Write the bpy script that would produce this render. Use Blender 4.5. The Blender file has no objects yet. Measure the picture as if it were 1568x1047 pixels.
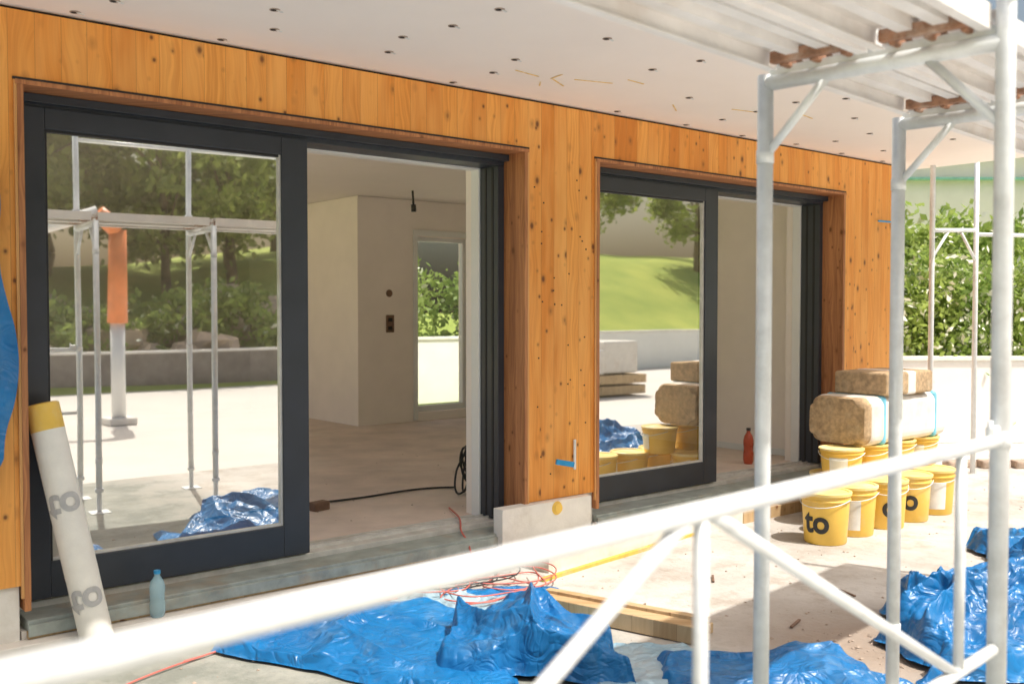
import bpy, math, random
import numpy as np
from mathutils import Vector, noise, Matrix
random.seed(4); np.random.seed(4)
sc=bpy.context.scene
COL=sc.collection
# ---------------------------------------------------------------- camera frame
def G(s,t):            # camera axes (right, forward), worked out from image coordinates -> world XY, metres
    return (0.643*t+0.766*s, 0.766*t-0.643*s)
# ---------------------------------------------------------------- materials
class NT:
    def __init__(s,name):
        s.m=bpy.data.materials.new(name); s.m.use_nodes=True
        s.t=s.m.node_tree; s.t.nodes.clear()
        s.out=s.t.nodes.new('ShaderNodeOutputMaterial')
    def n(s,ty,ins=None,**kw):
        x=s.t.nodes.new(ty)
        for k,v in kw.items(): setattr(x,k,v)
        if ins:
            for k,v in ins.items():
                if isinstance(v,bpy.types.NodeSocket): s.t.links.new(v,x.inputs[k])
                else: x.inputs[k].default_value=v
        return x
    def math(s,op,a,b=0.0,c=0.0,clamp=False):
        x=s.n('ShaderNodeMath',{0:a,1:b,2:c},operation=op,use_clamp=clamp); return x.outputs[0]
    def mix(s,f,a,b,mode='MIX'):
        x=s.n('ShaderNodeMix',None,data_type='RGBA',blend_type=mode)
        for idx,v in ((0,f),(6,a),(7,b)):
            if isinstance(v,bpy.types.NodeSocket): s.t.links.new(v,x.inputs[idx])
            else:
                if idx and len(v)==3: v=(*v,1)
                x.inputs[idx].default_value=v
        return x.outputs[2]
    def ramp(s,f,stops):
        x=s.n('ShaderNodeValToRGB',{0:f}); e=x.color_ramp.elements
        while len(e)>1: e.remove(e[0])
        e[0].position=stops[0][0]; c=stops[0][1]; e[0].color=c if len(c)==4 else (*c,1)
        for p,c in stops[1:]:
            k=e.new(p); k.color=c if len(c)==4 else (*c,1)
        return x.outputs[0]
    def noise(s,vec,scale,detail=4,rough=.55,out=0):
        x=s.n('ShaderNodeTexNoise',{'Scale':scale,'Detail':detail,'Roughness':rough})
        if vec is not None: s.t.links.new(vec,x.inputs['Vector'])
        return x.outputs[out]
    def pos(s): return s.n('ShaderNodeNewGeometry').outputs['Position']
    def scalev(s,v,sc_):
        return s.n('ShaderNodeMapping',{'Vector':v,'Scale':sc_}).outputs[0]
    def bsdf(s,col,rough=.5,metal=0,bump=None,bs=.2,bd=.01,**kw):
        b=s.n('ShaderNodeBsdfPrincipled',{'Metallic':metal})
        for k,v in (('Base Color',col),('Roughness',rough)):
            if isinstance(v,bpy.types.NodeSocket): s.t.links.new(v,b.inputs[k])
            else: b.inputs[k].default_value=(*v,1) if (k=='Base Color' and len(v)==3) else v
        for k,v in kw.items(): b.inputs[k.replace('_',' ')].default_value=v
        if bump is not None:
            bn=s.n('ShaderNodeBump',{'Height':bump,'Strength':bs,'Distance':bd})
            s.t.links.new(bn.outputs[0],b.inputs['Normal'])
        return b
    def done(s,b):
        s.t.links.new(b.outputs[0],s.out.inputs[0]); return s.m
def simple(name,col,rough=.5,metal=0,var=.15,scale=8,bs=.1,dirt=None,**kw):
    n=NT(name); p=n.pos()
    f=n.noise(p,scale,5,.6)
    c0=tuple(c*(1-var) for c in col); c1=tuple(min(1,c*(1+var)) for c in col)
    c=n.mix(n.ramp(f,[(.3,(0,0,0)),(.7,(1,1,1))]),c0,c1)
    if dirt:
        d=n.ramp(n.noise(p,scale*.35,8,.7),[(.52,(0,0,0)),(.7,(1,1,1))])
        c=n.mix(n.math('MULTIPLY',d,dirt[1]),c,dirt[0])
    g=n.noise(p,scale*12,3,.6)
    r=n.math('MULTIPLY_ADD',f,.3,rough-.15,clamp=True)
    return n.done(n.bsdf(c,r,metal,g,bs,.004,**kw))
def wood(name,cols,board=.11,grainamt=.5,knots=True,dark=(.16,.05,.012)):
    n=NT(name); p=n.pos()
    sx=n.n('ShaderNodeSeparateXYZ',{0:p})
    xx=n.math('ADD',sx.outputs[0],n.math('MULTIPLY',sx.outputs[1],1.0))
    q=n.math('DIVIDE',xx,board); idx=n.math('FLOOR',q); fr=n.math('FRACT',q)
    wn=n.n('ShaderNodeTexWhiteNoise',{'W':idx},noise_dimensions='1D').outputs[0]
    z2=n.math('ADD',sx.outputs[2],n.math('MULTIPLY',wn,17.0))
    v=n.n('ShaderNodeCombineXYZ',{0:xx,1:n.math('MULTIPLY',wn,9.0),2:z2}).outputs[0]
    base=n.ramp(wn,[(0,cols[0]),(.3,cols[1]),(.55,cols[2]),(.8,cols[0]),(1,cols[1])])
    wob=n.n('ShaderNodeTexNoise',{'Vector':n.scalev(v,(3,1,1.2)),'Scale':1.6,'Detail':2}).outputs[0]
    gx=n.math('ADD',n.math('MULTIPLY',xx,70),n.math('MULTIPLY',wob,11))
    gv=n.n('ShaderNodeCombineXYZ',{0:gx,1:wn,2:n.math('MULTIPLY',z2,1.6)}).outputs[0]
    g=n.noise(gv,1.0,3,.6)
    c=n.mix(n.math('MULTIPLY',n.ramp(g,[(.38,(0,0,0)),(.62,(1,1,1))]),grainamt),base,cols[3])
    big=n.noise(n.scalev(v,(5,1,.8)),1.3,3)
    c=n.mix(n.ramp(big,[(.4,(.0,)*3),(.72,(.7,)*3)]),c,cols[4])
    if knots:
        for scv,th in (((7,1,4.6),.12),((11,1,9),.11)):
            vo=n.n('ShaderNodeTexVoronoi',{'Vector':n.scalev(v,scv),'Scale':1.0}).outputs[0]
            k=n.ramp(vo,[(0,(1,1,1)),(th*.55,(.9,)*3),(th,(.25,)*3),(th*1.8,(0,0,0))])
            c=n.mix(k,c,dark)
    j=n.math('LESS_THAN',fr,.022)
    c=n.mix(n.math('MULTIPLY',j,.45),c,dark)
    return n.done(n.bsdf(c,.55,0,g,.15,.003))
M={}
M['wood']=wood('spruce_cladding',[(.80,.305,.045),(.90,.41,.085),(.69,.235,.028),(.58,.185,.022),(.92,.47,.13)],.112)
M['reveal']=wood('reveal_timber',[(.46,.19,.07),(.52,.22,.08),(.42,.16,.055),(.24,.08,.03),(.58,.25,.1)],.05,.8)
M['strip']=wood('edge_strip_wood',[(.66,.32,.1),(.72,.37,.13),(.6,.3,.1),(.45,.2,.06),(.74,.42,.16)],.05,.4,False)
M['timber']=wood('rough_sawn_timber',[(.52,.36,.19),(.58,.41,.22),(.46,.30,.15),(.36,.22,.1),(.62,.46,.27)],.09,.6)
M['anthracite']=simple('anthracite_frame',(.034,.040,.052),.42,0,.12,5,.03)
M['gasket']=simple('window_gasket',(.015,.015,.017),.6)
M['plaster']=simple('white_plaster',(.94,.86,.79),.85,0,.03,3,.15)
M['soffit']=simple('soffit_board',(.96,.90,.84),.8,0,.02,1.5,.08)
M['floorin']=simple('screed_floor',(.70,.58,.50),.75,0,.16,2.2,.2,dirt=((.84,.76,.68),.6))
M['alu']=simple('aluminium_sill',(.66,.65,.62),.4,.3,.15,9,.05,dirt=((.44,.38,.32),.5))
M['sillgrey']=simple('sill_profile_greygreen',(.34,.38,.36),.5,.1,.25,9,.05,dirt=((.46,.34,.22),.65))
M['plinth']=simple('plinth_render',(.80,.77,.72),.85,0,.08,6,.3,dirt=((.52,.46,.38),.55))
M['xps']=simple('insulation_board_white',(.72,.69,.6),.8,0,.1,9,.2,dirt=((.5,.42,.3),.5))
M['yellowstrip']=simple('yellow_edge',(.6,.42,.08),.7,0,.2,12,dirt=((.5,.44,.36),.6))
M['steel']=simple('galvanised_tube',(.76,.79,.80),.42,.15,.10,14,.05,dirt=((.50,.50,.48),.5))
M['deck']=simple('scaffold_deck_metal',(.87,.85,.82),.5,.05,.08,7,.08,dirt=((.66,.56,.46),.35))
M['rust']=simple('rusty_bracket',(.33,.17,.10),.75,0,.4,30,.2,dirt=((.6,.5,.42),.6))
M['black']=simple('black_hole',(.02,.018,.016),.8)
M['darkbrown']=simple('brown_recess',(.2,.12,.08),.8,0,.3,20)
M['recess']=simple('recess_rim',(.45,.36,.3),.8,0,.3,20)
M['ycable']=simple('yellow_stain',(.85,.6,.22),.8,0,.2,30,dirt=((.9,.8,.65),.9))
M['orange']=simple('orange_paint',(.8,.24,.07),.45,0,.15,4)
M['white']=simple('white_paint',(.82,.82,.8),.4,0,.04,3)
M['yellow']=simple('yellow_plastic',(.86,.56,.10),.4,0,.07,6,.04,dirt=((.76,.64,.42),.5))
M['yellid']=simple('yellow_lid',(.88,.68,.24),.45,0,.1,8,dirt=((.82,.78,.7),.7))
M['label']=simple('paper_label',(.76,.76,.74),.6)
M['ink']=simple('black_ink',(.03,.03,.03),.6)
M['greyink']=simple('grey_ink',(.45,.45,.45),.7)
M['roll']=simple('membrane_roll_white',(.82,.80,.74),.6,0,.06,9,.2,dirt=((.64,.57,.47),.3))
M['red']=simple('red_cable',(.6,.15,.12),.5)
M['blackc']=simple('black_cable',(.03,.03,.03),.5)
M['bluestrap']=simple('blue_strap',(.03,.33,.68),.5)
M['tealtape']=simple('light_blue_tape',(.2,.55,.72),.4)
M['wool']=simple('mineral_wool',(.48,.34,.20),.95,0,.35,25,1.0,dirt=((.64,.52,.36),.6))
M['wrap']=simple('bundle_wrap',(.76,.72,.67),.4,0,.08,10,.3,dirt=((.6,.46,.35),.5))
M['carglass']=simple('dark_window_glass',(.02,.025,.03),.1)
M['bark']=simple('tree_bark',(.17,.12,.08),.9,0,.35,6,1)
M['teal']=simple('teal_gutter',(.25,.55,.52),.5)
M['stone']=simple('kerb_stone',(.42,.33,.26),.9,0,.3,9,.6)
M['redbottle']=simple('red_bottle_plastic',(.5,.09,.04),.3)
M['boulder']=simple('boulder_stone',(.5,.38,.28),.9,0,.4,1.5,.8)
def tarpmat(name,c0,c1,rough=.36,dirtc=(.26,.38,.46)):
    n=NT(name); p=n.pos()
    f=n.noise(p,2.2,6,.6)
    c=n.mix(n.ramp(f,[(.35,(0,0,0)),(.7,(1,1,1))]),c0,c1)
    d=n.ramp(n.noise(p,4,9,.72),[(.52,(0,0,0)),(.74,(1,1,1))])
    c=n.mix(n.math('MULTIPLY',d,.35),c,dirtc)
    wv=n.n('ShaderNodeVectorMath',{0:p,1:n.n('ShaderNodeTexNoise',{'Vector':p,'Scale':3.0}).outputs[1]},operation='ADD').outputs[0]
    h=n.n('ShaderNodeTexVoronoi',{'Vector':n.scalev(wv,(1,.45,1)),'Scale':6.0},feature='DISTANCE_TO_EDGE').outputs[0]
    h2=n.n('ShaderNodeTexVoronoi',{'Vector':n.scalev(wv,(.5,1,1)),'Scale':15.0},feature='DISTANCE_TO_EDGE').outputs[0]
    g=n.math('ADD',n.math('MULTIPLY',h2,.35),h)
    return n.done(n.bsdf(c,rough,0,g,.75,.03))
M['tarp']=tarpmat('blue_tarpaulin',(.004,.115,.32),(.012,.20,.50))
M['film']=tarpmat('pale_plastic_film',(.16,.36,.5),(.46,.56,.6),.3)
# coated double glazing
n=NT('coated_glazing')
bn=n.n('ShaderNodeBump',{'Height':n.noise(n.pos(),.8,1,.3),'Strength':.16,'Distance':.01})
gl=n.n('ShaderNodeBsdfGlossy',{'Color':(.98,.98,.95,1),'Roughness':0.018,'Normal':bn.outputs[0]})
tr=n.n('ShaderNodeBsdfTransparent',{'Color':(.74,.77,.77,1)})
fz=n.n('ShaderNodeFresnel',{'IOR':1.5}).outputs[0]
M['glass']=n.done(n.n('ShaderNodeMixShader',{0:n.math('MULTIPLY_ADD',fz,.5,.68,clamp=True),1:tr.outputs[0],2:gl.outputs[0]}))
n=NT('clear_glazing')
gl=n.n('ShaderNodeBsdfGlossy',{'Color':(1,1,1,1),'Roughness':0.0})
tr=n.n('ShaderNodeBsdfTransparent',{'Color':(.92,.95,.94,1)})
M['clear']=n.done(n.n('ShaderNodeMixShader',{0:.08,1:tr.outputs[0],2:gl.outputs[0]}))
n=NT('clear_blue_plastic')
b=n.bsdf((.5,.78,.9),.1); b.inputs['Alpha'].default_value=.45
M['pet']=n.done(b)
def leafmat(name,a,bb,c3,tl=.5):
    n=NT(name); p=n.pos()
    f=n.noise(p,1.1,3,.6); f2=n.n('ShaderNodeTexWhiteNoise',{'Vector':n.n('ShaderNodeVectorMath',{0:p,1:(.15,.15,.15)},operation='SNAP').outputs[0]},noise_dimensions='3D').outputs[0]
    c=n.mix(n.ramp(f,[(.35,(0,0,0)),(.65,(1,1,1))]),a,bb)
    c=n.mix(n.math('MULTIPLY',f2,.5),c,c3)
    d=n.bsdf(c,.5)
    t=n.n('ShaderNodeBsdfTranslucent',{'Color':c})
    return n.done(n.n('ShaderNodeMixShader',{0:tl,1:d.outputs[0],2:t.outputs[0]}))
M['leaf']=leafmat('tree_leaves',(.13,.20,.035),(.42,.50,.10),(.52,.56,.18))
M['hedge']=leafmat('hedge_leaves',(.14,.25,.04),(.40,.52,.11),(.52,.6,.2))
M['flower']=simple('flower_petals',(.92,.9,.72),.6)
n=NT('grass'); p=n.pos(); f=n.noise(p,.35,6,.65); f2=n.noise(p,9,4,.7)
c=n.mix(n.ramp(f,[(.35,(0,0,0)),(.65,(1,1,1))]),(.26,.36,.055),(.48,.53,.10)); c=n.mix(n.math('MULTIPLY',f2,.4),c,(.17,.22,.04))
M['grass']=n.done(n.bsdf(c,.9,0,f2,.6,.05))
n=NT('gravel_drive'); p=n.pos(); f=n.noise(p,.5,8,.65); f2=n.noise(p,40,3,.7)
c=n.mix(f,(.62,.585,.53),(.78,.745,.69)); c=n.mix(n.math('MULTIPLY',f2,.3),c,(.42,.39,.35))
M['gravel']=n.done(n.bsdf(c,.9,0,f2,.5,.02))
n=NT('patio_concrete'); p=n.pos()
f=n.noise(p,.9,8,.62); f2=n.noise(p,30,4,.7); f3=n.noise(p,3.1,9,.72)
c=n.mix(n.ramp(f,[(.35,(0,0,0)),(.65,(1,1,1))]),(.44,.415,.38),(.60,.575,.53))
c=n.mix(n.ramp(f3,[(.48,(0,0,0)),(.64,(.7,)*3)]),c,(.34,.29,.235))
sp=n.n('ShaderNodeTexVoronoi',{'Vector':p,'Scale':13.0}).outputs[0]
c=n.mix(n.ramp(sp,[(0,(.7,)*3),(.05,(.5,)*3),(.09,(0,0,0))]),c,(.24,.19,.14))
sx=n.n('ShaderNodeSeparateXYZ',{0:p})
mw=n.n('ShaderNodeMapRange',{0:n.math('ADD',sx.outputs[0],n.math('MULTIPLY',f3,1.8)),1:3.9,2:4.7,3:1.0,4:0.0}).outputs[0]
cd=n.mix(n.ramp(f3,[(.42,(0,0,0)),(.62,(1,1,1))]),(.17,.19,.16),(.34,.35,.31))
c=n.mix(n.math('MULTIPLY',mw,.85),c,cd)  # shade near the wall on the left, painted into the concrete colour
bx=n.n('ShaderNodeVectorMath',{0:p,1:(4.35,2.5,0)},operation='DISTANCE').outputs['Value']
bm_=n.n('ShaderNodeMapRange',{0:n.math('ADD',bx,n.math('MULTIPLY',f3,.9)),1:.7,2:1.3,3:.75,4:0.0}).outputs[0]
c=n.mix(bm_,c,(.30,.22,.16))
M['patio']=n.done(n.bsdf(c,.85,0,n.math('ADD',f2,n.math('MULTIPLY',f3,.6)),.5,.012))
# ---------------------------------------------------------------- geometry helpers
def link(o,parent=None):
    COL.objects.link(o)
    if parent: o.parent=parent
    return o
def empty(name,loc=(0,0,0)):
    o=bpy.data.objects.new(name,None); o.empty_display_size=.2; COL.objects.link(o); return o
def meshobj(name,vs,fs,mats,parent=None,smooth=False,mi=None):
    me=bpy.data.meshes.new(name); me.from_pydata([tuple(v) for v in vs],[],[tuple(f) for f in fs])
    for m in (mats if isinstance(mats,(list,tuple)) else [mats]): me.materials.append(m)
    if mi is not None: me.polygons.foreach_set('material_index',mi)
    if smooth: me.polygons.foreach_set('use_smooth',[True]*len(me.polygons))
    me.update()
    return link(bpy.data.objects.new(name,me),parent)
def box(name,x0,x1,y0,y1,z0,z1,mat,parent=None,bev=0):
    vs=[(x,y,z) for z in(z0,z1) for y in(y0,y1) for x in(x0,x1)]
    fs=[(0,2,3,1),(4,5,7,6),(0,1,5,4),(2,6,7,3),(0,4,6,2),(1,3,7,5)]
    o=meshobj(name,vs,fs,mat,parent)
    if bev:
        b=o.modifiers.new('bev','BEVEL'); b.width=bev; b.segments=2
    return o
def obox(name,c,dirx,L,W,H,mat,parent=None,bev=.004,tilt=0):
    d=Vector((dirx[0],dirx[1],0)).normalized(); nrm=Vector((-d.y,d.x,0)); up=Vector((0,0,1))
    if tilt: d=(d+up*tilt).normalized(); up=d.cross(nrm)*1
    c=Vector(c); vs=[]
    for z in(-.5,.5):
        for y in(-.5,.5):
            for x in(-.5,.5): vs.append(c+d*x*L+nrm*y*W+up*z*H)
    fs=[(0,2,3,1),(4,5,7,6),(0,1,5,4),(2,6,7,3),(0,4,6,2),(1,3,7,5)]
    o=meshobj(name,vs,fs,mat,parent)
    if bev: b=o.modifiers.new('bev','BEVEL'); b.width=bev; b.segments=2
    return o
def tube(name,p,q,r,mat,parent=None,r2=None,seg=20):
    p=Vector(p);q=Vector(q); d=(q-p).normalized(); a=d.orthogonal().normalized(); b=d.cross(a)
    r2=r if r2 is None else r2
    vs=[];fs=[]
    for k,(c,rr) in enumerate(((p,r),(q,r2))):
        for i in range(seg):
            an=2*math.pi*i/seg; vs.append(c+(a*math.cos(an)+b*math.sin(an))*rr)
    for i in range(seg):
        j=(i+1)%seg; fs.append((i,j,seg+j,seg+i))
    o_f=len(fs); fs.append(tuple(range(seg))[::-1]); fs.append(tuple(range(seg,2*seg)))
    o=meshobj(name,vs,fs,mat,parent)
    sm=[True]*o_f+[False,False]; o.data.polygons.foreach_set('use_smooth',sm)
    return o
def lathe(name,prof,c,mats,parent=None,seg=36,mi=None,M4=None):
    vs=[];fs=[];m=[]
    for (r,z) in prof:
        for i in range(seg):
            a=2*math.pi*i/seg; vs.append(Vector((r*math.cos(a),r*math.sin(a),z)))
    for k in range(len(prof)-1):
        for i in range(seg):
            j=(i+1)%seg; fs.append((k*seg+i,k*seg+j,(k+1)*seg+j,(k+1)*seg+i)); m.append(mi[k] if mi else 0)
    fs.append(tuple(range(seg))[::-1]); m.append(0)
    fs.append(tuple(range((len(prof)-1)*seg,len(prof)*seg))); m.append(mi[-1] if mi else 0)
    if M4: vs=[M4@v for v in vs]
    else: vs=[v+Vector(c) for v in vs]
    o=meshobj(name,vs,fs,mats,parent,True,m)
    o.data.set_sharp_from_angle(angle=math.radians(35))
    return o
def textverts(body,size):
    cu=bpy.data.curves.new('t','FONT'); cu.body=body; cu.size=size; cu.offset=size*.03; cu.resolution_u=5
    o=bpy.data.objects.new('t',cu); COL.objects.link(o); bpy.context.view_layer.update()
    me=bpy.data.meshes.new_from_object(o.evaluated_get(bpy.context.evaluated_depsgraph_get()))
    import bmesh
    bm=bmesh.new(); bm.from_mesh(me); bmesh.ops.triangulate(bm,faces=bm.faces[:])
    for _ in range(2):
        bmesh.ops.subdivide_edges(bm,edges=[e for e in bm.edges if e.calc_length()>size*.12],cuts=1)
        bmesh.ops.triangulate(bm,faces=bm.faces[:])
    vs=[v.co.copy() for v in bm.verts]; fs=[[v.index for v in f.verts] for f in bm.faces]
    bm.free(); bpy.data.objects.remove(o)
    cx=(min(v.x for v in vs)+max(v.x for v in vs))/2; cy=(min(v.y for v in vs)+max(v.y for v in vs))/2
    return [(v.x-cx,v.y-cy) for v in vs],fs
def cable(name,pts,r,mat,parent=None,cyc=False):
    cu=bpy.data.curves.new(name,'CURVE'); cu.dimensions='3D'; cu.bevel_depth=r; cu.bevel_resolution=2; cu.resolution_u=8
    sp=cu.splines.new('NURBS'); sp.points.add(len(pts)-1); sp.order_u=4; sp.use_endpoint_u=True
    for i,p in enumerate(pts): sp.points[i].co=(*p,1)
    cu.materials.append(mat); return link(bpy.data.objects.new(name,cu),parent)
# ---------------------------------------------------------------- ground
def sheet(name,pts,z,mat):
    return meshobj(name,[(x,y,z) for x,y in pts],[tuple(range(len(pts)))],mat)
sheet('ground',[(-400,-400),(400,-400),(400,400),(-400,400)],-.012,M['grass'])
sheet('driveway',[(-25,-10.2),(13.2,-10.2),(14,-9.5),(32,-9.5),(30,3),(14.5,6),(13,12.5),(6.4,13.8),(6.4,4.9),(-25,4.9)],-.004,M['gravel'])
nx,ny=90,60; vs=[];fs=[]
for j in range(ny+1):
    for i in range(nx+1):
        x=-3+14*i/nx; y=.4+4.5*j/ny
        vs.append((x,y,.004+.006*noise.noise(Vector((x*1.5,y*1.5,0)))+.004))
for j in range(ny):
    for i in range(nx):
        a=j*(nx+1)+i; fs.append((a,a+1,a+nx+2,a+nx+1))
meshobj('patio_pavement',vs,fs,M['patio'],smooth=True)
# ---------------------------------------------------------------- house
H=empty('timber_house')
Y0=4.8
A0,A1=1.174,4.144; B0,B1=4.769,7.795; XR=8.652; XL=-1.6; ZT=2.63; ZS=.385
W=M['wood']
def B(nm,*a,**k): return box(nm,*a,parent=H,**k)
B('cladding_header',XL,XR,Y0,5.26,ZT,2.943,W)
B('cladding_pier_left',XL,A0,Y0,5.26,ZS,ZT,W)
B('cladding_pier_mid',A1,B0,Y0,5.26,ZS,ZT,W)
B('cladding_pier_right',B1,XR,Y0,5.26,ZS,ZT,W)
B('shadow_gap',XL,XR-.02,Y0+.03,5.26,2.943,2.96,M['black'])
B('side_wall',8.1,XR,5.26,10.2,ZS,2.96,W)
B('plinth_side',8.1,XR-.03,5.26,10.2,0,ZS,M['plinth'])
B('plinth_left',XL,A0-.02,Y0+.02,5.26,0,ZS,M['plinth'])
B('plinth_mid_core',A1,B0,Y0+.03,5.26,0,ZS,M['plinth'])
B('plinth_mid',3.90,4.67,Y0-.06,Y0+.03,0,ZS-.004,M['plinth'],bev=.004)
B('plinth_right',B1,XR-.02,Y0+.02,5.26,0,ZS,M['plinth'])
YE=3.12  # overhang shortened past the visible soffit to let in more light
B('roof_slab_front',XL-.3,XR+.45,YE,5.7,2.96,3.22,M['soffit'])
B('roof_slab_mid',2.0,XR+.3,5.7,10.4,2.96,3.22,M['soffit'])
B('roof_slab_west',XL-.3,-1.35,5.7,12.4,2.96,3.22,M['soffit'])  # unseen roof opening left between the slabs, added to brighten the room
B('roof_slab_wing',2.0,6.3,10.4,12.4,2.96,3.22,M['soffit'])
B('roof_slab_back',XL-.3,6.3,12.4,13.2,2.96,3.22,M['soffit'])
B('roof_fascia',XL-.3,XR+.45,YE-.03,YE,2.94,3.4,M['white'])
PL=M['plaster']
B('screed',XL,8.1,5.2,13.2,.0,.25,M['floorin'])
B('inner_leaf_header',XL,8.1,5.262,5.33,2.57,2.955,PL)
B('inner_leaf_left',XL,A0+.03,5.262,5.33,.25,2.57,PL)
B('inner_leaf_mid',A1-.075,B0+.03,5.262,5.33,.25,2.57,PL)
B('inner_leaf_right',B1-.075,8.1,5.262,5.33,.25,2.57,PL)
B('inner_wall_east',7.97,8.098,5.33,10.12,.25,2.955,PL)
D0,D1=6.98,7.78
B('rear_wall_a',6.13,D0,10.12,10.35,.25,2.955,PL)
B('rear_wall_b',D1,8.098,10.12,10.35,.25,2.955,PL)
B('rear_wall_head',D0,D1,10.12,10.35,2.52,2.955,PL)
B('rear_wall_sill',D0,D1,10.12,10.35,.25,.36,PL)
B('rear_wing_wall',6.13,6.35,10.35,13.2,.25,2.955,PL)
B('rear_wall_c1',XL,-.9,13.0,13.2,.25,2.955,PL); B('rear_wall_c2',3.0,6.13,13.0,13.2,.25,2.955,PL)
B('rear_wall_c4',-.9,3.0,13.0,13.2,2.6,2.955,PL)  # gap below is an unseen opening, added to bring light indoors
B('west_wall_a',XL-.1,XL,5.26,6.2,0,2.955,PL); B('west_wall_b',XL-.1,XL,12.2,13.2,0,2.955,PL)
B('west_wall_sill',XL-.1,XL,6.2,12.2,0,.4,PL)  # wide unseen opening above, added to light the interior
fr=.05
for nm,a in (('rear_door_l',(D0,D0+fr,10.2,10.26,.36,2.52)),('rear_door_r',(D1-fr,D1,10.2,10.26,.36,2.52)),('rear_door_t',(D0+fr,D1-fr,10.2,10.26,2.47,2.52)),('rear_door_b',(D0+fr,D1-fr,10.2,10.26,.36,.43))):
    B(nm,*a,M['white'],bev=.004)
B('rear_door_glass',D0+fr,D1-fr,10.22,10.23,.43,2.47,M['clear'])
B('rear_door_architrave',D0-.07,D1+.07,10.10,10.118,2.53,2.6,M['white'],bev=.003)
B('rear_door_architrave_l',D0-.07,D0-.01,10.10,10.118,.27,2.53,M['white'],bev=.003)
B('skirting_east',7.955,7.97,5.34,10.1,.25,.31,M['white'],bev=.002)
lathe('junction_box_round',[(.045,0),(.045,.004)],(0,0,0),M['darkbrown'],H,24,M4=Matrix.Translation((6.565,10.119,1.82))@Matrix.Rotation(math.radians(90),4,'X'))
B('junction_box_double',6.515,6.63,10.108,10.119,1.35,1.56,M['darkbrown'],bev=.008)
for dz in(.05,.15): B('junction_hole',6.54,6.6,10.102,10.107,1.35+dz-.02,1.35+dz+.025,M['black'],bev=.006)
tube('ceiling_cable',(6.35,9.3,2.955),(6.36,9.3,2.8),.012,M['blackc'],H)
tube('ceiling_socket',(6.36,9.3,2.8),(6.365,9.3,2.72),.028,M['blackc'],H)
def opening(x0,x1,tag):
    B('lining_r'+tag,x1-.022,x1+.004,Y0-.014,5.0,.27,ZT+.004,M['reveal'])
    B('lining_l'+tag,x0-.004,x0+.022,Y0-.014,5.0,.27,ZT+.004,M['reveal'])
    B('lining_t'+tag,x0-.012,x1+.012,Y0-.018,5.0,ZT-.014,ZT+.006,M['reveal'])
    B('edge_r'+tag,x1+.005,x1+.017,Y0-.012,Y0+.002,.33,ZT+.004,M['strip'])
    B('edge_l'+tag,x0-.017,x0-.005,Y0-.012,Y0+.002,.33,ZT+.004,M['strip'])
    B('edge_t'+tag,x0-.02,x1+.02,Y0-.01,Y0+.002,ZT+.007,ZT+.018,M['gasket'])
    a,b=x0+.022,x1-.022
    F=M['anthracite']
    B('frame_head'+tag,a,b,4.99,5.18,2.55,ZT-.015,F,bev=.003)
    B('frame_head_step'+tag,a,b,4.94,4.99,2.575,ZT-.016,F,bev=.002)
    B('frame_jl'+tag,a,a+.05,4.992,5.18,.26,2.549,F,bev=.003)
    B('frame_jr'+tag,b-.05,b,4.992,5.18,.26,2.549,F,bev=.003)
    for k,yy in enumerate((5.04,5.11)): B('jamb_groove%d'%k+tag,b-.053,b-.05,yy,yy+.018,.27,2.54,M['gasket'])
    B('jamb_white_r'+tag,b-.062,b,5.18,5.262,.25,2.6,M['white'],bev=.003)
    B('jamb_white_l'+tag,a,a+.062,5.18,5.262,.25,2.6,M['white'],bev=.003)
    B('head_white'+tag,a+.062,b-.062,5.18,5.262,2.54,2.6,M['white'])
    B('threshold'+tag,a,b,5.0,5.262,.17,.252,M['alu'],bev=.004)
    for k,yy in enumerate((5.09,5.15)): B('track%d'%k+tag,a+.05,b-.05,yy,yy+.012,.252,.268,M['alu'])
    B('sill_profile'+tag,x0+.01,x1-.01,4.80,4.998,.175,.222,M['sillgrey'],bev=.004)
    B('sill_lip'+tag,x0+.01,x1-.01,4.785,4.80,.15,.205,M['sillgrey'],bev=.003)
    B('sill_batten'+tag,x0+.01,x1-.01,4.80,4.83,.137,.172,M['timber'],bev=.002)
    B('under_sill'+tag,x0-.01,x1+.01,4.83,5.2,0,.17,M['plinth'])
    s0=a+.012; s1=x0+1.52; z0,z1=.262,2.562
    gx0=x0+.157; gx1=s1-.157; gz0=.435; gz1=2.462
    B('sash_l'+tag,s0,gx0,4.972,5.045,z0,z1,F,bev=.004)
    B('sash_r'+tag,gx1,s1,4.972,5.045,z0,z1,F,bev=.004)
    B('sash_t'+tag,gx0,gx1,4.972,5.045,gz1,z1,F,bev=.004)
    B('sash_b'+tag,gx0,gx1,4.972,5.045,z0,gz0,F,bev=.004)
    for nm,q in (('gl',(gx0,gx0+.012,gz0,gz1)),('gr',(gx1-.012,gx1,gz0,gz1)),('gt',(gx0+.012,gx1-.012,gz1-.012,gz1)),('gb',(gx0+.012,gx1-.012,gz0,gz0+.012))):
        B('glazing_bead_'+nm+tag,q[0],q[1],4.985,5.02,q[2],q[3],M['alu'] if nm in('gr','gb') else M['gasket'])
    meshobj('glass_pane'+tag,[(gx0+.01,5.0,gz0+.01),(gx1-.01,5.0,gz0+.01),(gx1-.01,5.0,gz1-.01),(gx0+.01,5.0,gz1-.01)],[(0,1,2,3)],M['glass'],H)
opening(A0,A1,'_a'); opening(B0,B1,'_b')
B('plinth_ledge',.4,3.88,4.73,4.829,0,.135,M['plinth'],bev=.006)
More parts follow.
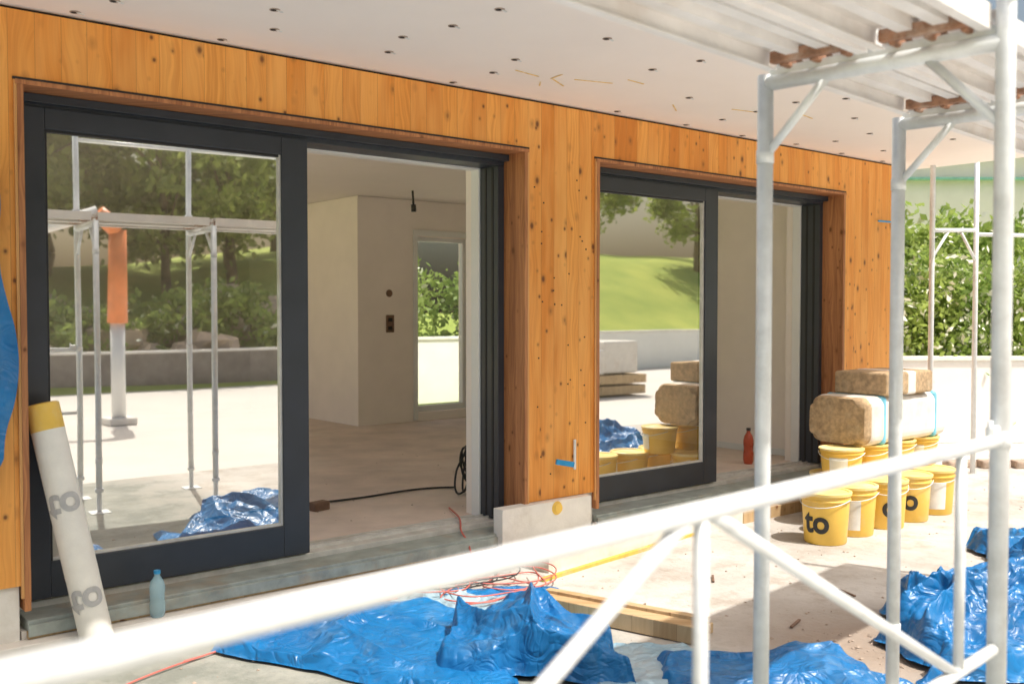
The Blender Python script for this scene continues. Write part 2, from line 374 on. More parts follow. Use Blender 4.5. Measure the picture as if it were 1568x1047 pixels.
for i in range(-2,13):
    for j in range(6):
        x=1.40+.7*i+random.uniform(-.04,.04)+(.08 if j%3==1 else 0); y=4.745-.315*j+random.uniform(-.03,.03)
        if x>8.8 or y<YE+.1 or (random.random()<.25): continue
        r=.024
        lathe('soffit_recess',[(r,0),(r,.003)],(x,y,2.9565),M['recess'],H,14)
        lathe('soffit_hole',[(r*.55,0),(r*.55,.002)],(x-.007,y,2.9545),M['black'],H,12)
        obox('soffit_clip',(x+.02,y-.01,2.9525),(1,.4),.035,.01,.003,M['steel'],H,0)
for (x,y,l,a) in ((4.0,4.35,.22,.5),(4.15,4.2,.25,-.3),(3.9,4.25,.12,1.4),(5.6,4.15,.35,-.2),(6.0,4.0,.25,.2),(4.35,4.05,.15,.1),(3.72,4.3,.2,.15),(5.1,4.4,.2,.6),(3.95,4.45,.1,.9)):
    obox('chalk_mark',(x,y,2.9575),(math.cos(a),math.sin(a)),l,.009,.003,M['ycable'],H,bev=0)
lathe('foam_plug',[(.045,0),(.03,.02)],(0,0,0),M['yellow'],H,20,M4=Matrix.Translation((4.36,4.74,.335))@Matrix.Rotation(math.radians(90),4,'X'))
obox('strap_blue',(4.43,4.74,.62),(1,-.35),.13,.02,.035,M['bluestrap'],H,.003,tilt=-.2)
obox('strap_tag',(4.56,4.785,.66),(1,0),.02,.01,.2,M['label'],H,.003)
obox('strap_blue_b',(8.42,4.76,2.42),(1,-.1),.22,.015,.015,M['bluestrap'],H,.003)
for k in range(26):
    x=random.uniform(4.2,4.7); z=random.uniform(.5,2.5)
    box('nail',x,x+.009,4.797,4.8005,z,z+.009,M['black'],H)
ib=empty('insulation_board')
obox('board',(5.3,4.66,.07),(1,.06),2.5,.2,.13,M['xps'],ib)
obox('edge',(5.02,4.52,.018),(1,.13),2.25,.028,.03,M['yellowstrip'],ib)
obox('off_cut',(6.9,4.66,.05),(1,-.03),1.5,.16,.09,M['timber'],ib)
# ---------------------------------------------------------------- scaffold
S=empty('scaffold')
d=Vector((.9959,.0903,0)); nn=Vector((.0903,-.9959,0))*.69
I0=Vector((2.55,1.84,0)); ST=M['steel']
R=.0242; ZD=2.305
def frame(lam,inner_top=2.33,outer_top=3.9,tag=''):
    pi=I0+d*lam; po=pi+nn
    for nm,p,top in (('inner',pi,inner_top),('outer',po,outer_top)):
        tube('standard_'+nm+tag,p+Vector((0,0,.18)),p+Vector((0,0,top)),R,ST,S)
        tube('base_jack_'+nm+tag,p+Vector((0,0,.012)),p+Vector((0,0,.22)),.017,ST,S)
        for q in range(9): tube('thread',p+Vector((0,0,.03+q*.016)),p+Vector((0,0,.038+q*.016)),.0205,ST,S,seg=14)
        tube('jack_nut_'+nm+tag,p+Vector((0,0,.17)),p+Vector((0,0,.2)),.034,ST,S,seg=8)
        obox('base_plate_'+nm+tag,p+Vector((0,0,.010)),d,.15,.15,.01,ST,S,.002)
        for zz in ((1.285,) if nm=='outer' else (.42,)):
            tube('coupler_'+nm+tag,p+Vector((0,0,zz-.022)),p+Vector((0,0,zz+.022)),.0275,ST,S,seg=16)
    tube('transom'+tag,pi+Vector((0,0,ZD)),po+Vector((0,0,ZD)),R*.95,ST,S)
    obox('transom_web'+tag,(pi+po)/2+Vector((0,0,ZD+.032)),nn,.66,.012,.025,ST,S,0)
    u=(po-pi).normalized()
    tube('gusset_i'+tag,pi+Vector((0,0,ZD-.22)),pi+u*.21+Vector((0,0,ZD)),.013,ST,S)
    tube('gusset_o'+tag,po+Vector((0,0,ZD-.22)),po-u*.21+Vector((0,0,ZD)),.013,ST,S)
    tube('collar_i'+tag,pi+Vector((0,0,ZD-.24)),pi+Vector((0,0,ZD-.2)),R*1.1,ST,S)
    tube('collar_o'+tag,po+Vector((0,0,2.42)),po+Vector((0,0,2.47)),R*1.45,ST,S)
lams=(-3.07,0,.945,3.51)
for i,l in enumerate(lams): frame(l,tag='_%d'%i,outer_top=3.9)
for bi,(a,b) in enumerate(zip(lams[:-1],lams[1:])):
    for k in range(2):
        o0=.022+k*.33
        for (u0,u1,z0,z1,nm) in ((0,.31,.058,.064,'sheet'),(0,.006,.0,.058,'edge_a'),(.304,.31,.0,.058,'edge_b'),(.006,.03,0,.004,'lip_a'),(.28,.304,0,.004,'lip_b'),(.085,.125,.026,.058,'rib_a'),(.18,.22,.026,.058,'rib_b')):
            p=I0+d*((a+b)/2)+nn.normalized()*(o0+(u0+u1)/2)+Vector((0,0,ZD+.03+(z0+z1)/2))
            obox('deck_%s_%d%d'%(nm,bi,k),p,d,(b-a)-.05,(u1-u0),(z1-z0),M['deck'],S,0)
        for e,sg in ((a+.055,-1),(b-.055,1)):
            p=I0+d*e+nn.normalized()*(o0+.155)+Vector((0,0,ZD+.058))
            obox('deck_end',p,d,.03,.25,.035,M['rust'],S,.004)
            for w in (.06,.155,.25):
                p=I0+d*(e+.03*sg)+nn.normalized()*(o0+w)+Vector((0,0,ZD+.045))
                obox('deck_claw',p,d,.05,.02,.025,M['rust'],S,.006)
P=I0+nn
def gp(l,z): return P-d*l+Vector((0,0,z))
tube('guard_rail',gp(.03,1.285),gp(3.05,1.305),.0172,ST,S,seg=28)
tube('guard_lower',gp(.03,.745),gp(3.05,.76),.015,ST,S)
zt=lambda l:1.285+.02*l/3.05
for l in (.258,1.353,2.45): tube('guard_post',gp(l,.745),gp(l,zt(l)),.0125,ST,S)
for a,b in ((1.32,.28),(1.40,2.40)): tube('guard_diag',gp(a,zt(a)-.01),gp(b,.75),.0125,ST,S)
obox('guard_hook',gp(.05,1.30),d,.05,.024,.05,ST,S,.006)
tube('guard_pin',gp(.07,1.29),gp(.07,1.34),.007,ST,S)
for (a,b) in ((.0,.945),(.945,3.51)):
    for z in (3.05,3.55): tube('rail_upper',P+d*a+Vector((0,0,z)),P+d*b+Vector((0,0,z)),.017,ST,S)
tube('ledger_upper',gp(0,3.35),gp(3.05,3.35),.017,ST,S)
S2=empty('scaffold')
def far(bear,t,z1,r=.0242):
    x,y=G(bear*t,t); tube('standard',(x,y,0),(x,y,z1),r,ST,S2); return Vector((x,y,0))
q=[far(.4206,9.3,3.6),far(.4646,9.8,3.6),far(.56,10.6,3.6)]
for a,b in ((0,1),(1,2)):
    tube('ledger',q[a]+Vector((0,0,2.36)),q[b]+Vector((0,0,2.40)),.02,ST,S2)
tube('gusset',q[0]+Vector((0,0,2.1)),q[0]+(q[1]-q[0])*.35+Vector((0,0,2.36)),.014,ST,S2)
tube('gusset',q[1]+Vector((0,0,2.1)),q[1]-(q[1]-q[0])*.35+Vector((0,0,2.36)),.014,ST,S2)
# ---------------------------------------------------------------- tarps: sheet with sharp creases between flat facets
def tri(x):
    f=x-math.floor(x); return 1-abs(2*f-1)
def tarp(name,cs,humps,seed,amp=.07,res=150,mat='tarp',cell=3.2,ani=(1,1)):
    rn=random.Random(seed)
    cs=[Vector((*G(*c),0)) for c in cs]; vs=[];fs=[]
    so=Vector((seed*7.3,seed*3.1,seed))
    an=rn.uniform(0,3.14); ca,sa=math.cos(an),math.sin(an)
    def facet(p,sc_,off):   # piecewise planar cones: ridges where cells meet
        x=(p.x*ca+p.y*sa)*sc_*ani[0]; y=(-p.x*sa+p.y*ca)*sc_*ani[1]
        dd,_=noise.voronoi(Vector((x,y,off)),distance_metric='DISTANCE')
        return dd[0],dd[1]
    for j in range(res+1):
        for i in range(res+1):
            u=i/res; v=j/res
            e=min(u,1-u,v,1-v)
            wob=.10*max(0,1-e*5)
            uu=u+wob*noise.noise(Vector((u*3,v*3,seed)))+.03*noise.noise(Vector((u*9,v*9,seed+3)))
            vv=v+wob*noise.noise(Vector((u*3,v*3,seed+9)))+.03*noise.noise(Vector((u*9,v*9,seed+5)))
            p=cs[0].lerp(cs[1],uu).lerp(cs[3].lerp(cs[2],uu),vv)
            w=Vector((p.x,p.y,0))+so
            wq=w+noise.noise_vector(w*1.6)*.16+noise.noise_vector(w*5)*.025
            a1,b1=facet(wq,cell,seed*1.7); a2,b2=facet(wq,cell*2.3,seed*2.9); a3,b3=facet(wq,cell*5.2,seed*4.1)
            mk=max(.12,min(1,.55+1.1*noise.noise(w*1.4)))
            h=amp*(1.05*a1*mk+.42*a2*(1.1-mk*.4)+.15*a3)
            h+=amp*.35*max(0,1-(b1-a1)*5)*mk
            for (hu,hv,su,sv,hh) in humps:
                g=max(0,1-math.sqrt(((u-hu)/su)**2+((v-hv)/sv)**2))
                h+=hh*g**.85*(.75+.5*a1)
            k=min(1,e/.05); k=k*k*(3-2*k)
            z=.016+h*(k*.9+.1)
            off=noise.noise_vector(w*1.7)*.03
            vs.append((p.x+off.x,p.y+off.y,max(.014,z)))
    for j in range(res):
        for i in range(res):
            a=j*(res+1)+i; fs.append((a,a+1,a+res+2,a+res+1))
    return meshobj(name,vs,fs,M[mat],smooth=True)
tarp('blue_tarpaulin',[(-1.42,4.62),(-.80,5.38),(-.12,5.15),(.1,3.9)],[(.3,.5,.6,.6,.02)],1,.085,res=200,cell=2.4,ani=(1,.5))
tarp('blue_tarpaulin',[(-.33,4.3),(-.30,5.02),(.34,4.9),(.52,4.15)],[(.5,.45,.6,.65,.16),(.15,.8,.35,.3,.09)],2,.14,res=200,cell=3.0,ani=(1,.55))
tarp('blue_tarpaulin',[(.60,3.9),(.66,4.50),(1.45,4.60),(1.75,4.0)],[(.5,.5,.4,.4,.03)],3,.09,cell=3,ani=(1,.6))
tarp('blue_tarpaulin',[(1.72,4.2),(1.95,5.25),(3.4,5.9),(3.6,4.2)],[(.35,.5,.45,.6,.16),(.75,.6,.4,.5,.2)],4,.20,res=240,cell=3.6,ani=(1,.7))
tarp('blue_tarpaulin',[(3.0,6.0),(3.1,6.7),(4.6,7.0),(4.4,6.0)],[(.4,.5,.5,.6,.15)],6,.15,res=110)
tarp('plastic_film',[(-.85,4.95),(-.62,5.60),(.32,5.5),(.5,4.6)],[],7,.05,mat='film',res=130,cell=4)
tarp('plastic_film',[(.35,4.1),(.4,4.72),(.8,4.72),(1.1,4.2)],[],17,.05,mat='film',res=90,cell=4)
tarp('blue_tarpaulin',[(-.45,5.45),(-.35,5.60),(.25,5.68),(.2,5.48)],[],8,.05,res=60)
tarp('blue_tarpaulin',[(-3.0,2.0),(-2.5,3.1),(-.5,3.9),(0.6,2.2)],[(.5,.5,.5,.5,.1)],9,.12,res=110)
tarp('blue_tarpaulin',[(4.1,6.2),(4.1,7.3),(5.3,7.2),(5.4,6.2)],[(.5,.5,.5,.5,.2)],19,.15,res=100)
vs=[];fs=[];nu,nv=30,70
for j in range(nv+1):
    z=.75+1.75*j/nv
    edge=1.06+.085*math.exp(-((z-1.40)/.32)**2)+.02*math.exp(-((z-2.1)/.2)**2)+.008*noise.noise(Vector((0,0,z*6)))
    if z<.97: edge-= (.97-z)*.5
    if z>2.2: edge-=(z-2.2)*.6
    for i in range(nu+1):
        x=.3+(edge-.3)*i/nu
        vs.append((x,4.72+.035*noise.noise(Vector((x*9,0,z*2.2)))+.03*noise.noise(Vector((x*3,4,z*5))),z))
for j in range(nv):
    for i in range(nu):
        a=j*(nu+1)+i; fs.append((a,a+1,a+nu+2,a+nu+1))
meshobj('hanging_tarpaulin',vs,fs,M['tarp'],smooth=True)
# ---------------------------------------------------------------- timber boards
tb=empty('timber_boards')
a=Vector((*G(.15,5.32),0)); b=Vector((*G(.90,4.78),0)); dd=(b-a).normalized(); nv_=Vector((-dd.y,dd.x,0)); c=(a+b)/2
obox('plank_lower',c+Vector((0,0,.055)),dd,1.0,.11,.085,M['timber'],tb,.004)
obox('plank_upper',c+nv_*.14+dd*-.03+Vector((0,0,.035)),dd,.98,.09,.05,M['timber'],tb,.004)
obox('plank_back',c+nv_*.06+dd*.02+Vector((0,0,.105)),(dd+nv_*.03),.93,.05,.02,M['timber'],tb,.003)
# ---------------------------------------------------------------- membrane roll
rr=empty('membrane_roll')
p0=Vector((1.455,4.63,.015)); p1=Vector((1.275,4.875,1.19)); ax=(p1-p0); L=ax.length; ax.normalize()
a_=(Vector((0,-1,0))-ax*Vector((0,-1,0)).dot(ax)).normalized(); b_=ax.cross(a_)
M4=Matrix((( a_.x,b_.x,ax.x,p0.x),(a_.y,b_.y,ax.y,p0.y),(a_.z,b_.z,ax.z,p0.z),(0,0,0,1)))
rad=.072
prof=[(rad*.6,.0),(rad*.97,.0),(rad,.01),(rad,.4),(rad*1.01,.41),(rad*1.01,L-.13),(rad*1.02,L-.125),(rad*1.02,L-.006),(rad*.9,L),(rad*.5,L),(rad*.45,L-.05),(0.001,L-.05)]
lathe('roll',prof,(0,0,0),[M['roll'],M['yellow'],M['darkbrown']],rr,48,[0,0,0,0,0,0,1,1,1,2,2,2],M4)
for zc,sz in ((.74,.17),(.30,.17)):
    tv,tf=textverts('to',sz); vv=[]
    for (x,y) in tv:
        ang=x/rad-.35; vv.append(M4@Vector(((rad+.004)*math.cos(ang),(rad+.004)*math.sin(ang),zc-y)))
    meshobj('print',vv,tf,M['greyink'],rr)
def bottle(nm,c,h,r,mat,cap):
    e=empty(nm); prof=[(r*.8,0),(r,.02*h/.2),(r,.3*h),(r*.93,.33*h),(r*.93,.5*h),(r,.54*h),(r,.66*h),(r*.8,.78*h),(r*.38,.88*h),(r*.36,.93*h)]
    lathe('body',prof,c,mat,e,28); lathe('cap',[(r*.42,.93*h),(r*.42,h)],c,cap,e,20)
bottle('water_bottle',(1.76,4.775,.135),.225,.037,M['pet'],M['bluestrap'])
bottle('red_bottle',(7.3,5.42,.25),.32,.045,M['redbottle'],M['ink'])
# ---------------------------------------------------------------- buckets
def bucket(c,h=.36,r=.165,text=None,label=False,rot=0):
    e=empty('yellow_bucket'); c=Vector(c)
    rb=r*.87
    prof=[(rb*.96,0),(rb,.008),(rb+(r-rb)*.8,h*.82),(r*1.03,h*.83),(r*1.03,h*.85),(r,h*.86),(r,h*.93),(r*1.06,h*.935),(r*1.07,h*.985),(r*1.02,h),(r*.92,h*.99),(r*.9,h*.975),(.001,h*.975)]
    lathe('tub',prof,c,[M['yellow'],M['yellid']],e,40,[0]*6+[1]*7)
    ca=math.atan2(-c.y,-c.x)+rot
    pts=[]
    for k in range(9):
        an=ca-1.57+3.14*k/8; dr=r*1.08
        pts.append((c.x+dr*math.cos(an),c.y+dr*math.sin(an),c.z+h*.86-.05*math.sin(3.14*k/8)))
    cable('handle',pts,.003,M['steel'],e)
    if text:
        tv,tf=textverts(text,.22); vv=[]
        for (x,y) in tv:
            an=ca+x/r; zz=h*.42+y; q=rb+(r-rb)*.8*zz/(h*.82)+.003
            vv.append((c.x+q*math.cos(an),c.y+q*math.sin(an),c.z+zz))
        meshobj('print',vv,tf,M['ink'],e)
    if label:
        vv=[];ff=[];N=10
        for k in range(N+1):
            an=ca+(-.45+.9*k/N)
            for zz in (h*.14,h*.72):
                q=rb+(r-rb)*.8*zz/(h*.82)+.003; vv.append((c.x+q*math.cos(an),c.y+q*math.sin(an),c.z+zz))
        for k in range(N): ff.append((2*k,2*k+2,2*k+3,2*k+1))
        meshobj('label',vv,ff,M['label'],e,True)
bucket((6.11,3.88,.008),text='to',rot=-.45)
bucket((6.49,3.90,.008),label=True,rot=-.1)
bucket((6.88,3.88,.008),text='o',rot=.3)
bucket((7.26,3.89,.008),text='o',rot=.1)
bucket((7.66,3.90,.008),label=True,rot=.2)
for i,x in enumerate((6.85,7.3,7.75)): bucket((x,4.29,.008),rot=.3)
for i,x in enumerate((6.66,7.05,7.42,7.80)): bucket((x,4.1,.365),h=.23,r=.155,text=None,label=(i in(0,3)),rot=-.15)
def bundle(nm,c,dx,L,W_,H_,blue=()):
    e=empty(nm); c=Vector(c); dv=Vector((*dx,0)).normalized()
    o=obox('wool_core',c,dv,L,W_*.96,H_*.96,M['wool'],e,.07); o.modifiers['bev'].segments=4
    o2=obox('wrap',c+dv*.03,dv,L-.04,W_,H_,M['wrap'],e,.07); o2.modifiers['bev'].segments=4
    for b_ in blue:
        o3=obox('tape',c+dv*b_,dv,.07,W_+.008,H_+.008,M['tealtape'],e,.07); o3.modifiers['bev'].segments=4
    vv=[];ff=[];N=14
    nrm=Vector((-dv.y,dv.x,0))
    for j in range(N+1):
        for i in range(N+1):
            a=(i/N-.5);b2=(j/N-.5); sh=min(1,1.35-abs(a)*abs(b2)*2.4)
            vv.append(c-dv*(L/2+.004+.012*noise.noise(Vector((a*9,b2*9,1))))+nrm*a*W_*.93*sh+Vector((0,0,b2*H_*.92*sh)))
    for j in range(N):
        for i in range(N): k=j*(N+1)+i; ff.append((k,k+1,k+N+2,k+N+1))
    meshobj('wool_end',vv,ff,M['wool'],e,True)
def bundle_open(nm,c,dx,L,W_,H_):
    e=empty(nm); c=Vector(c); dv=Vector((*dx,0)).normalized()
    o=obox('slab',c,dv,L,W_,H_,M['wool'],e,.02); o.modifiers['bev'].segments=3
    o=obox('sleeve',c+dv*.02,dv,L*.2,W_+.006,H_+.006,M['wrap'],e,.02)
bundle('insulation_bundle',(7.37,4.20,.78),(1,.0),1.24,.50,.37,blue=(-.36,.42))
bundle_open('mineral_wool_slab',(7.34,4.15,1.055),(1,.0),.70,.45,.175)
# ---------------------------------------------------------------- cables
cb=empty('cable_tangle')
def loopc(cs,ct,r,n,seed,mat,lw=.0045):
    rnd=random.Random(seed); pts=[]; cx,cy=G(cs,ct); ph=rnd.random()*6
    for k in range(n*9):
        an=ph+k*2*math.pi/9*(1+.02*rnd.random()); q=r*(1+.35*rnd.uniform(-1,1))
        pts.append((cx+q*1.35*math.cos(an)+.03*k/9,cy+q*.9*math.sin(an),.03+.03*rnd.random()+.004*k/n))
    cable('loop',pts,lw,mat,cb)
loopc(-.15,5.55,.26,3,1,M['red'],.004); loopc(-.3,5.75,.22,3,2,M['blackc'],.004); loopc(.0,5.75,.2,2,3,M['red'],.004); loopc(-.45,5.5,.15,2,5,M['red'],.004)
def gpath(name,pts,mat,r=.0045,z=.02): cable(name,[(*G(s,t),z+(0.012*math.sin(i*3.1))) for i,(s,t) in enumerate(pts)],r,mat,cb)
gpath('red_lead',[(-.3,5.5),(-.7,5.55),(-1.0,5.2),(-1.25,4.9),(-1.35,4.65),(-1.6,4.35),(-1.7,4.1)],M['red'])
gpath('red_lead_b',[(-.3,5.6),(-.9,5.4),(-1.2,5.1),(-1.25,4.75),(-1.5,4.5)],M['red'],.004)
gpath('black_lead',[(-.5,5.6),(-1.0,5.3),(-1.3,5.0),(-1.6,4.8),(-1.9,4.5),(-2.1,4.3)],M['blackc'],.004)
cable('door_lead',[(4.05,5.5,.26),(3.95,5.3,.27),(3.86,5.1,.275),(3.72,4.95,.24),(3.68,4.8,.22),(3.66,4.72,.08),(3.6,4.6,.02),(3.4,4.5,.02),(3.2,4.4,.02)],.006,M['red'],cb)
ic=empty('extension_cable')
cable('floor_run',[(2.6,6.2,.262),(3.2,6.3,.262),(3.8,6.1,.262),(4.3,6.3,.262),(4.55,6.1,.262)],.008,M['blackc'],ic)
for k in range(7):
    pts=[]
    for j in range(13):
        an=j*2*math.pi/12; pts.append((4.45+.02*k+.06*math.sin(an+k),5.85+.10*math.cos(an),.42+.16*math.sin(an)+.01*k))
    cable('coil_%d'%k,pts,.008,M['blackc'],ic)
obox('brick',(3.35,6.05,.28),(1,.2),.13,.08,.06,M['darkbrown'],None,.008)
dv=[];df=[];rnd=random.Random(8)
def chip(x,y,z,s):
    i0=len(dv)
    base=[Vector((1,0,0)),Vector((0,1,0)),Vector((-1,0,0)),Vector((0,-1,0)),Vector((0,0,.5)),Vector((0,0,-.5))]
    an=rnd.uniform(0,6)
    for bq in base:
        v=Matrix.Rotation(an,3,'Z')@bq*s*rnd.uniform(.5,1.4); dv.append((x+v.x,y+v.y,z+v.z+s*.2))
    for f in ((0,1,4),(1,2,4),(2,3,4),(3,0,4),(1,0,5),(2,1,5),(3,2,5),(0,3,5)): df.append(tuple(i0+q_ for q_ in f))
for k in range(650):
    chip(rnd.uniform(.8,9.5),rnd.uniform(2.6,4.75),.008,rnd.choice((.003,.004,.006,.011)))
for k in range(110):
    x,y=G(rnd.gauss(1.75,.25),rnd.gauss(4.75,.15)); chip(x,y,.008,rnd.choice((.005,.008,.014)))
for k in range(80):
    chip(rnd.uniform(2.9,7),rnd.uniform(5.4,8),.25,rnd.choice((.005,.008)))
meshobj('rubble',dv,df,M['stone'])
for k,(s_,t_,a) in enumerate(((1.45,5.05,.3),(1.9,5.6,1.2),(1.2,5.9,.7))):
    x,y=G(s_,t_); obox('wood_offcut',(x,y,.018),(math.cos(a),math.sin(a)),.14,.014,.01,M['darkbrown'],None,.002)
# ---------------------------------------------------------------- vegetation
def leaves(name,centers,per,spread,size,mats,parent=None,flower=0,seed=0):
    rg=np.random.default_rng(seed); C=np.repeat(np.array(centers),per,axis=0); N=len(C)
    P_=C+rg.normal(0,1,(N,3))*np.array(spread)
    u=rg.normal(0,1,(N,3)); u/=np.linalg.norm(u,axis=1)[:,None]
    w=np.cross(u,rg.normal(0,1,(N,3))); w/=np.linalg.norm(w,axis=1)[:,None]
    s=rg.uniform(size[0],size[1],(N,1))
    V=np.empty((N,4,3)); V[:,0]=P_-u*s; V[:,1]=P_+w*s*.5; V[:,2]=P_+u*s; V[:,3]=P_-w*s*.5
    V=V.reshape(-1,3); V[:,2]=np.maximum(V[:,2],.02)
    me=bpy.data.meshes.new(name); me.vertices.add(N*4); me.vertices.foreach_set('co',V.ravel())
    me.loops.add(N*4); me.loops.foreach_set('vertex_index',np.arange(N*4,dtype=np.int32))
    me.polygons.add(N); me.polygons.foreach_set('loop_start',np.arange(0,N*4,4,dtype=np.int32))
    for m in mats: me.materials.append(m)
    if flower:
        mi=(rg.random(N)<flower).astype(np.int32); me.polygons.foreach_set('material_index',mi)
    me.update(calc_edges=True); me.validate()
    o=bpy.data.objects.new(name,me); link(o,parent); return o
def make_tree(nm,h,seed,n=78,per=95):
    e=empty(nm); rnd=random.Random(seed)
    parts=[]; pp=Vector((0,0,-.3)); r=.2*h/9
    for k in range(6):
        q=pp+Vector((rnd.uniform(-.2,.2),rnd.uniform(-.2,.2),h*.13)); tube('trunk_%d'%k,pp,q,r,M['bark'],e,r*.82,10); pp=q; r*=.82; parts.append(q.copy())
    cs=[]
    for k in range(11):
        b0=parts[rnd.randrange(1,6)]; an=k*2.4+rnd.random(); l=h*rnd.uniform(.18,.34)
        q=b0+Vector((math.cos(an)*l,math.sin(an)*l,l*rnd.uniform(.2,.8))); tube('limb_%d'%k,b0,q,.07*h/9,M['bark'],e,.02,8)
        cs+= [q+Vector((rnd.gauss(0,.5),rnd.gauss(0,.5),rnd.gauss(0,.4)))*(h/9) for _ in range(3)]
    while len(cs)<n:
        an=rnd.uniform(0,6.28); z=rnd.uniform(.2,1.0); rad_=math.sin(min(1,(z-.1)/.9)*math.pi*.95)*.36*h*rnd.uniform(.5,1.1)+.2
        cs.append(Vector((math.cos(an)*rad_,math.sin(an)*rad_,z*h)))
    leaves('foliage',cs,per,(.38*h/9,.38*h/9,.28*h/9),(.11,.22),[M['leaf']],e,seed=seed)
    return e
def bankz(x,y):
    h=3.2+1.2*min(1,max(0,(x-12)/8))
    return h*(1/(1+math.exp(-((-y-15.5)/2.2))))-.05
protos=[make_tree('deciduous_tree',9.0,1),make_tree('deciduous_tree',7.5,2),make_tree('deciduous_tree',9.5,3)]
def place(e,x,y,s=1,r=0,z=0): e.location=(x,y,z); e.scale=(s,s,s); e.rotation_euler=(0,0,r)
def dup(e,x,y,s,r,z=0):
    ne=bpy.data.objects.new('deciduous_tree',None); COL.objects.link(ne)
    for ch in e.children:
        o=bpy.data.objects.new(ch.name,ch.data); COL.objects.link(o); o.parent=ne
    place(ne,x,y,s,r,z)
for e,(x,y,s) in zip(protos,((5.5,-16,.8),(1.5,-17,.9),(10,-16,.75))): place(e,x,y,s,0,bankz(x,y))
for i,(x,y,s,r) in enumerate(((-3,-16,1,1),(13.5,-20,.7,2),(17,-24,.9,3),(23,-27,1,.5),(29,-28,1,4),(8,-22,1.1,2.2),(3.5,-21,1.1,1.4),(36,-27,1.1,2),(12,-26,1.2,1),(34,-18,.8,3),(7.5,-18.5,1.0,5.2),(12.5,-17.5,.85,.4),(26,-24,.9,2.1),(20.5,-25,.8,3.3))):
    dup(protos[i%3],x,y,s,r,bankz(x,y))
for i,(x,y,s,r) in enumerate(((26,17,.7,1.1),(31,13,.75,2.7),(22,22,.7,.7),(13,25,.8,3.0),(35,8,.9,3.3),(8,26,.9,1.1))):
    dup(protos[i%3],x,y,s,r,0)
def hedge(nm,p0,p1,w,h0,h1,n,per,flower,seed,size=(.035,.075),zf=None):
    rnd=random.Random(seed); p0=Vector((*p0,0));p1=Vector((*p1,0)); dd=(p1-p0).normalized(); nn_=Vector((-dd.y,dd.x,0)); cs=[]
    for k in range(n):
        u=rnd.random(); hh=h0+(h1-h0)*(.5+.9*noise.noise(Vector((u*7,seed,0)))+.15*rnd.random())
        z=rnd.uniform(.1,1)*hh
        p=p0.lerp(p1,u)+nn_*rnd.uniform(-w/2,w/2); cs.append((p.x,p.y,z+(zf(p.x,p.y) if zf else 0)))
    return leaves(nm,cs,per,(.16,.16,.14),size,[M['hedge'],M['flower']],None,flower,seed)
hedge('flowering_hedge',G(4.6,12.9),G(9.5,13.2),.9,1.9,2.45,380,110,.16,11,(.03,.07))
hedge('garden_hedge',G(5.2,16.5),G(12,17),1.2,2.6,3.4,220,90,.05,12,(.06,.11))
hedge('garden_hedge',(5,15.6),(15,15.2),1.0,1.9,2.8,240,90,.05,13,(.05,.09))
hedge('garden_hedge',(-4,-12.2),(13,-11.8),1.6,.8,1.9,260,70,.03,14,(.07,.13),bankz)
def lwall(nm,p0,p1,h,mat):
    p0=Vector((*p0,0));p1=Vector((*p1,0)); e=empty(nm)
    obox('wall',(p0+p1)/2+Vector((0,0,h/2)),p1-p0,(p1-p0).length,.2,h,mat,e,.01)
    obox('coping',(p0+p1)/2+Vector((0,0,h+.027)),p1-p0,(p1-p0).length+.04,.26,.05,M['plinth'],e,.008)
lwall('garden_wall',G(3.9,12.2),G(13,12.2),1.0,M['white'])
lwall('garden_wall',(6.6,14.3),(15,14.0),1.1,M['white'])
lwall('retaining_wall',(-6,-10.4),(13.2,-10.0),.75,simple('dark_stone_wall',(.2,.18,.16),.9,0,.4,3,.6))
lwall('white_boundary_wall',(14.5,-8.6),(32,-8.6),1.0,M['white'])
bo=empty('boulders'); rb=random.Random(5)
for k in range(44):
    x=rb.uniform(-2,13); y=rb.uniform(-15,-10.8); r=rb.uniform(.35,.8); vv=[];ff=[]; N=10
    for j in range(7):
        for i in range(N):
            th=math.pi*j/6; ph=2*math.pi*i/N; q_=Vector((math.sin(th)*math.cos(ph),math.sin(th)*math.sin(ph),math.cos(th)*.75))
            q_*=r*(1+.45*noise.noise(q_*1.7+Vector((k*3,0,0)))); vv.append((x+q_.x,y+q_.y,bankz(x,y)+.15+r*.4+q_.z))
    for j in range(6):
        for i in range(N): ff.append((j*N+i,j*N+(i+1)%N,(j+1)*N+(i+1)%N,(j+1)*N+i))
    meshobj('boulder_%d'%k,vv,ff,M['boulder'],bo)
ks=empty('kerb_stones')
for k in range(9):
    x,y=G(4.6+k*.34,10.2-.02*k); o=obox('stone_%d'%k,(x,y,.04),(.766+random.uniform(-.1,.1),-.643),.3,.16,.07+random.uniform(0,.03),M['stone'],ks,.02)
vs=[];fs=[];N=70
for j in range(N+1):
    for i in range(N+1):
        x=-30+85*i/N; y=-9.8-30*j/N
        z=bankz(x,y)+.2*noise.noise(Vector((x*.3,y*.3,0)))*min(1,j/6)
        vs.append((x,y,z if j else -.03))
for j in range(N):
    for i in range(N):
        a=j*(N+1)+i; fs.append((a,a+N+1,a+N+2,a+1))
meshobj('grass_bank_terrain',vs,fs,M['grass'],smooth=True)
nh=empty('backdrop_house')  # added white house, stands in for the blown-out pale background
c=Vector((*G(15,27),0)); dx=Vector((.766,-.643,0))
obox('walls',c+Vector((0,0,2.9)),dx,16,6,5.8,M['white'],nh,0)
obox('gutter',c+Vector((-.643*3.1,-.766*3.1,4.75)),dx,16.2,.14,.07,M['teal'],nh,.02)
obox('eaves',c+Vector((0,0,5.95)),dx,17,7.4,.3,M['soffit'],nh,.02)
for k in range(5):
    obox('window',c+dx*(-6+3*k)+Vector((-.643*3.01,-.766*3.01,1.5)),dx,1.1,.06,1.2,M['carglass'],nh,.01)
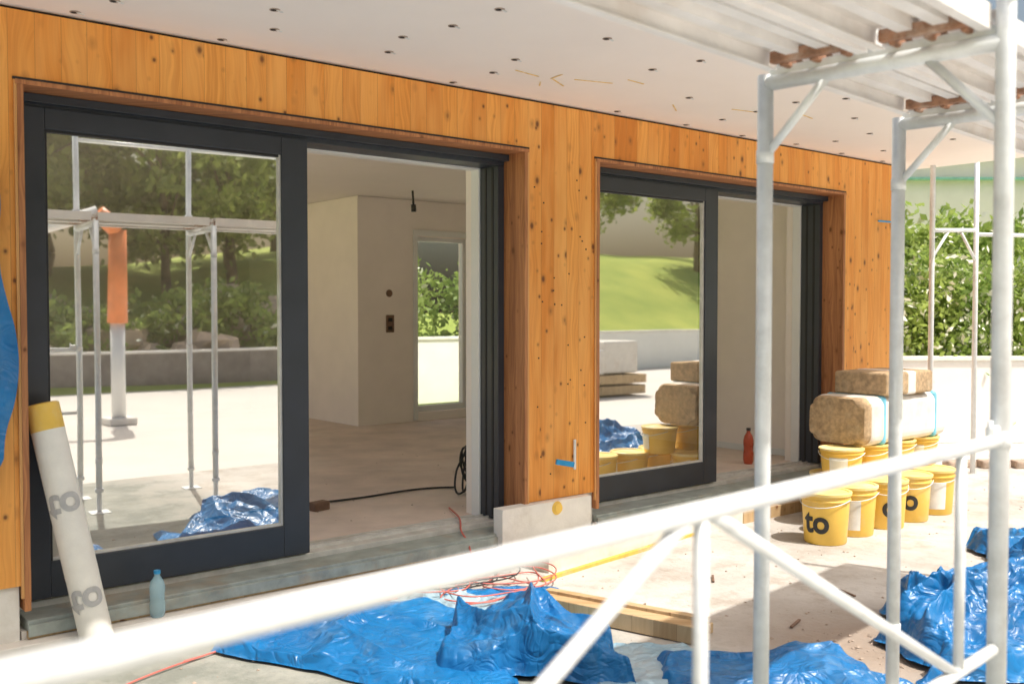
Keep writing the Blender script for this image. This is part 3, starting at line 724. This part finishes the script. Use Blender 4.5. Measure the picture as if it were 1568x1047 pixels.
# ---------------------------------------------------------------- orange pipe with a pale arm (seen reflected)
ex=empty('orange_pipe_arm')
cx,cy=4.75,-4.3
tube('mast_lower',(cx,cy,0),(cx,cy,1.45),.10,M['white'],ex); tube('mast_upper',(cx,cy,1.45),(cx+.02,cy,2.75),.14,M['orange'],ex,.12)
tube('elbow',(cx+.02,cy,2.75),(cx-.25,cy,2.98),.13,M['orange'],ex,.11)
tube('jib',(cx-.25,cy,2.98),(cx-2.0,cy-.4,2.35),.09,M['white'],ex,.07)
obox('foot_block',(cx,cy,.05),(1,0),.4,.4,.1,M['plinth'],ex,.02)
ps=empty('timber_stack')
for k in range(2):
    for j in range(3): obox('beam',(13+.02*k,-3.6+.28*j,.12+.2*k),(1,.1),2.2,.22,.16,M['timber'],ps,.01)
for k in range(2): obox('wrapped_board_pack',(12.7+.9*k,-3.35,.65+.08*k),(1,.1),.85,.75,.45+.15*k,M['wrap'],ps,.03)
# ---------------------------------------------------------------- light
sd=Vector((.28,-.96,0)).normalized(); el=math.radians(60)
sdir=Vector((sd.x*math.cos(el),sd.y*math.cos(el),math.sin(el)))
L_=bpy.data.lights.new('sun','SUN'); L_.energy=5.0; L_.angle=math.radians(.6); L_.color=(1,.945,.875)
lo=bpy.data.objects.new('sun',L_); COL.objects.link(lo); lo.rotation_euler=sdir.to_track_quat('Z','Y').to_euler(); lo.location=(0,0,20)
w=bpy.data.worlds.new('World'); sc.world=w; w.use_nodes=True; nt=w.node_tree; nt.nodes.clear()
sk=nt.nodes.new('ShaderNodeTexSky'); sk.sky_type='NISHITA'; sk.sun_disc=False; sk.sun_elevation=el; sk.sun_rotation=math.atan2(sd.x,sd.y); sk.dust_density=7; sk.air_density=1.4; sk.ozone_density=.5
bg=nt.nodes.new('ShaderNodeBackground'); bg.inputs[1].default_value=.15
wo=nt.nodes.new('ShaderNodeOutputWorld'); nt.links.new(sk.outputs[0],bg.inputs[0]); nt.links.new(bg.outputs[0],wo.inputs[0])
sc.view_settings.view_transform='Standard'; sc.view_settings.look='None'; sc.view_settings.exposure=0
cam=bpy.data.cameras.new('camera'); cam.lens=35; cam.sensor_width=36; cam.clip_end=1500; cam.clip_start=.05
cam.dof.use_dof=True; cam.dof.focus_distance=6.3; cam.dof.aperture_fstop=2.6
co=bpy.data.objects.new('camera',cam); COL.objects.link(co); co.location=(0,0,1.62); co.rotation_euler=(math.radians(90-1.84),0,math.radians(-40))
sc.camera=co
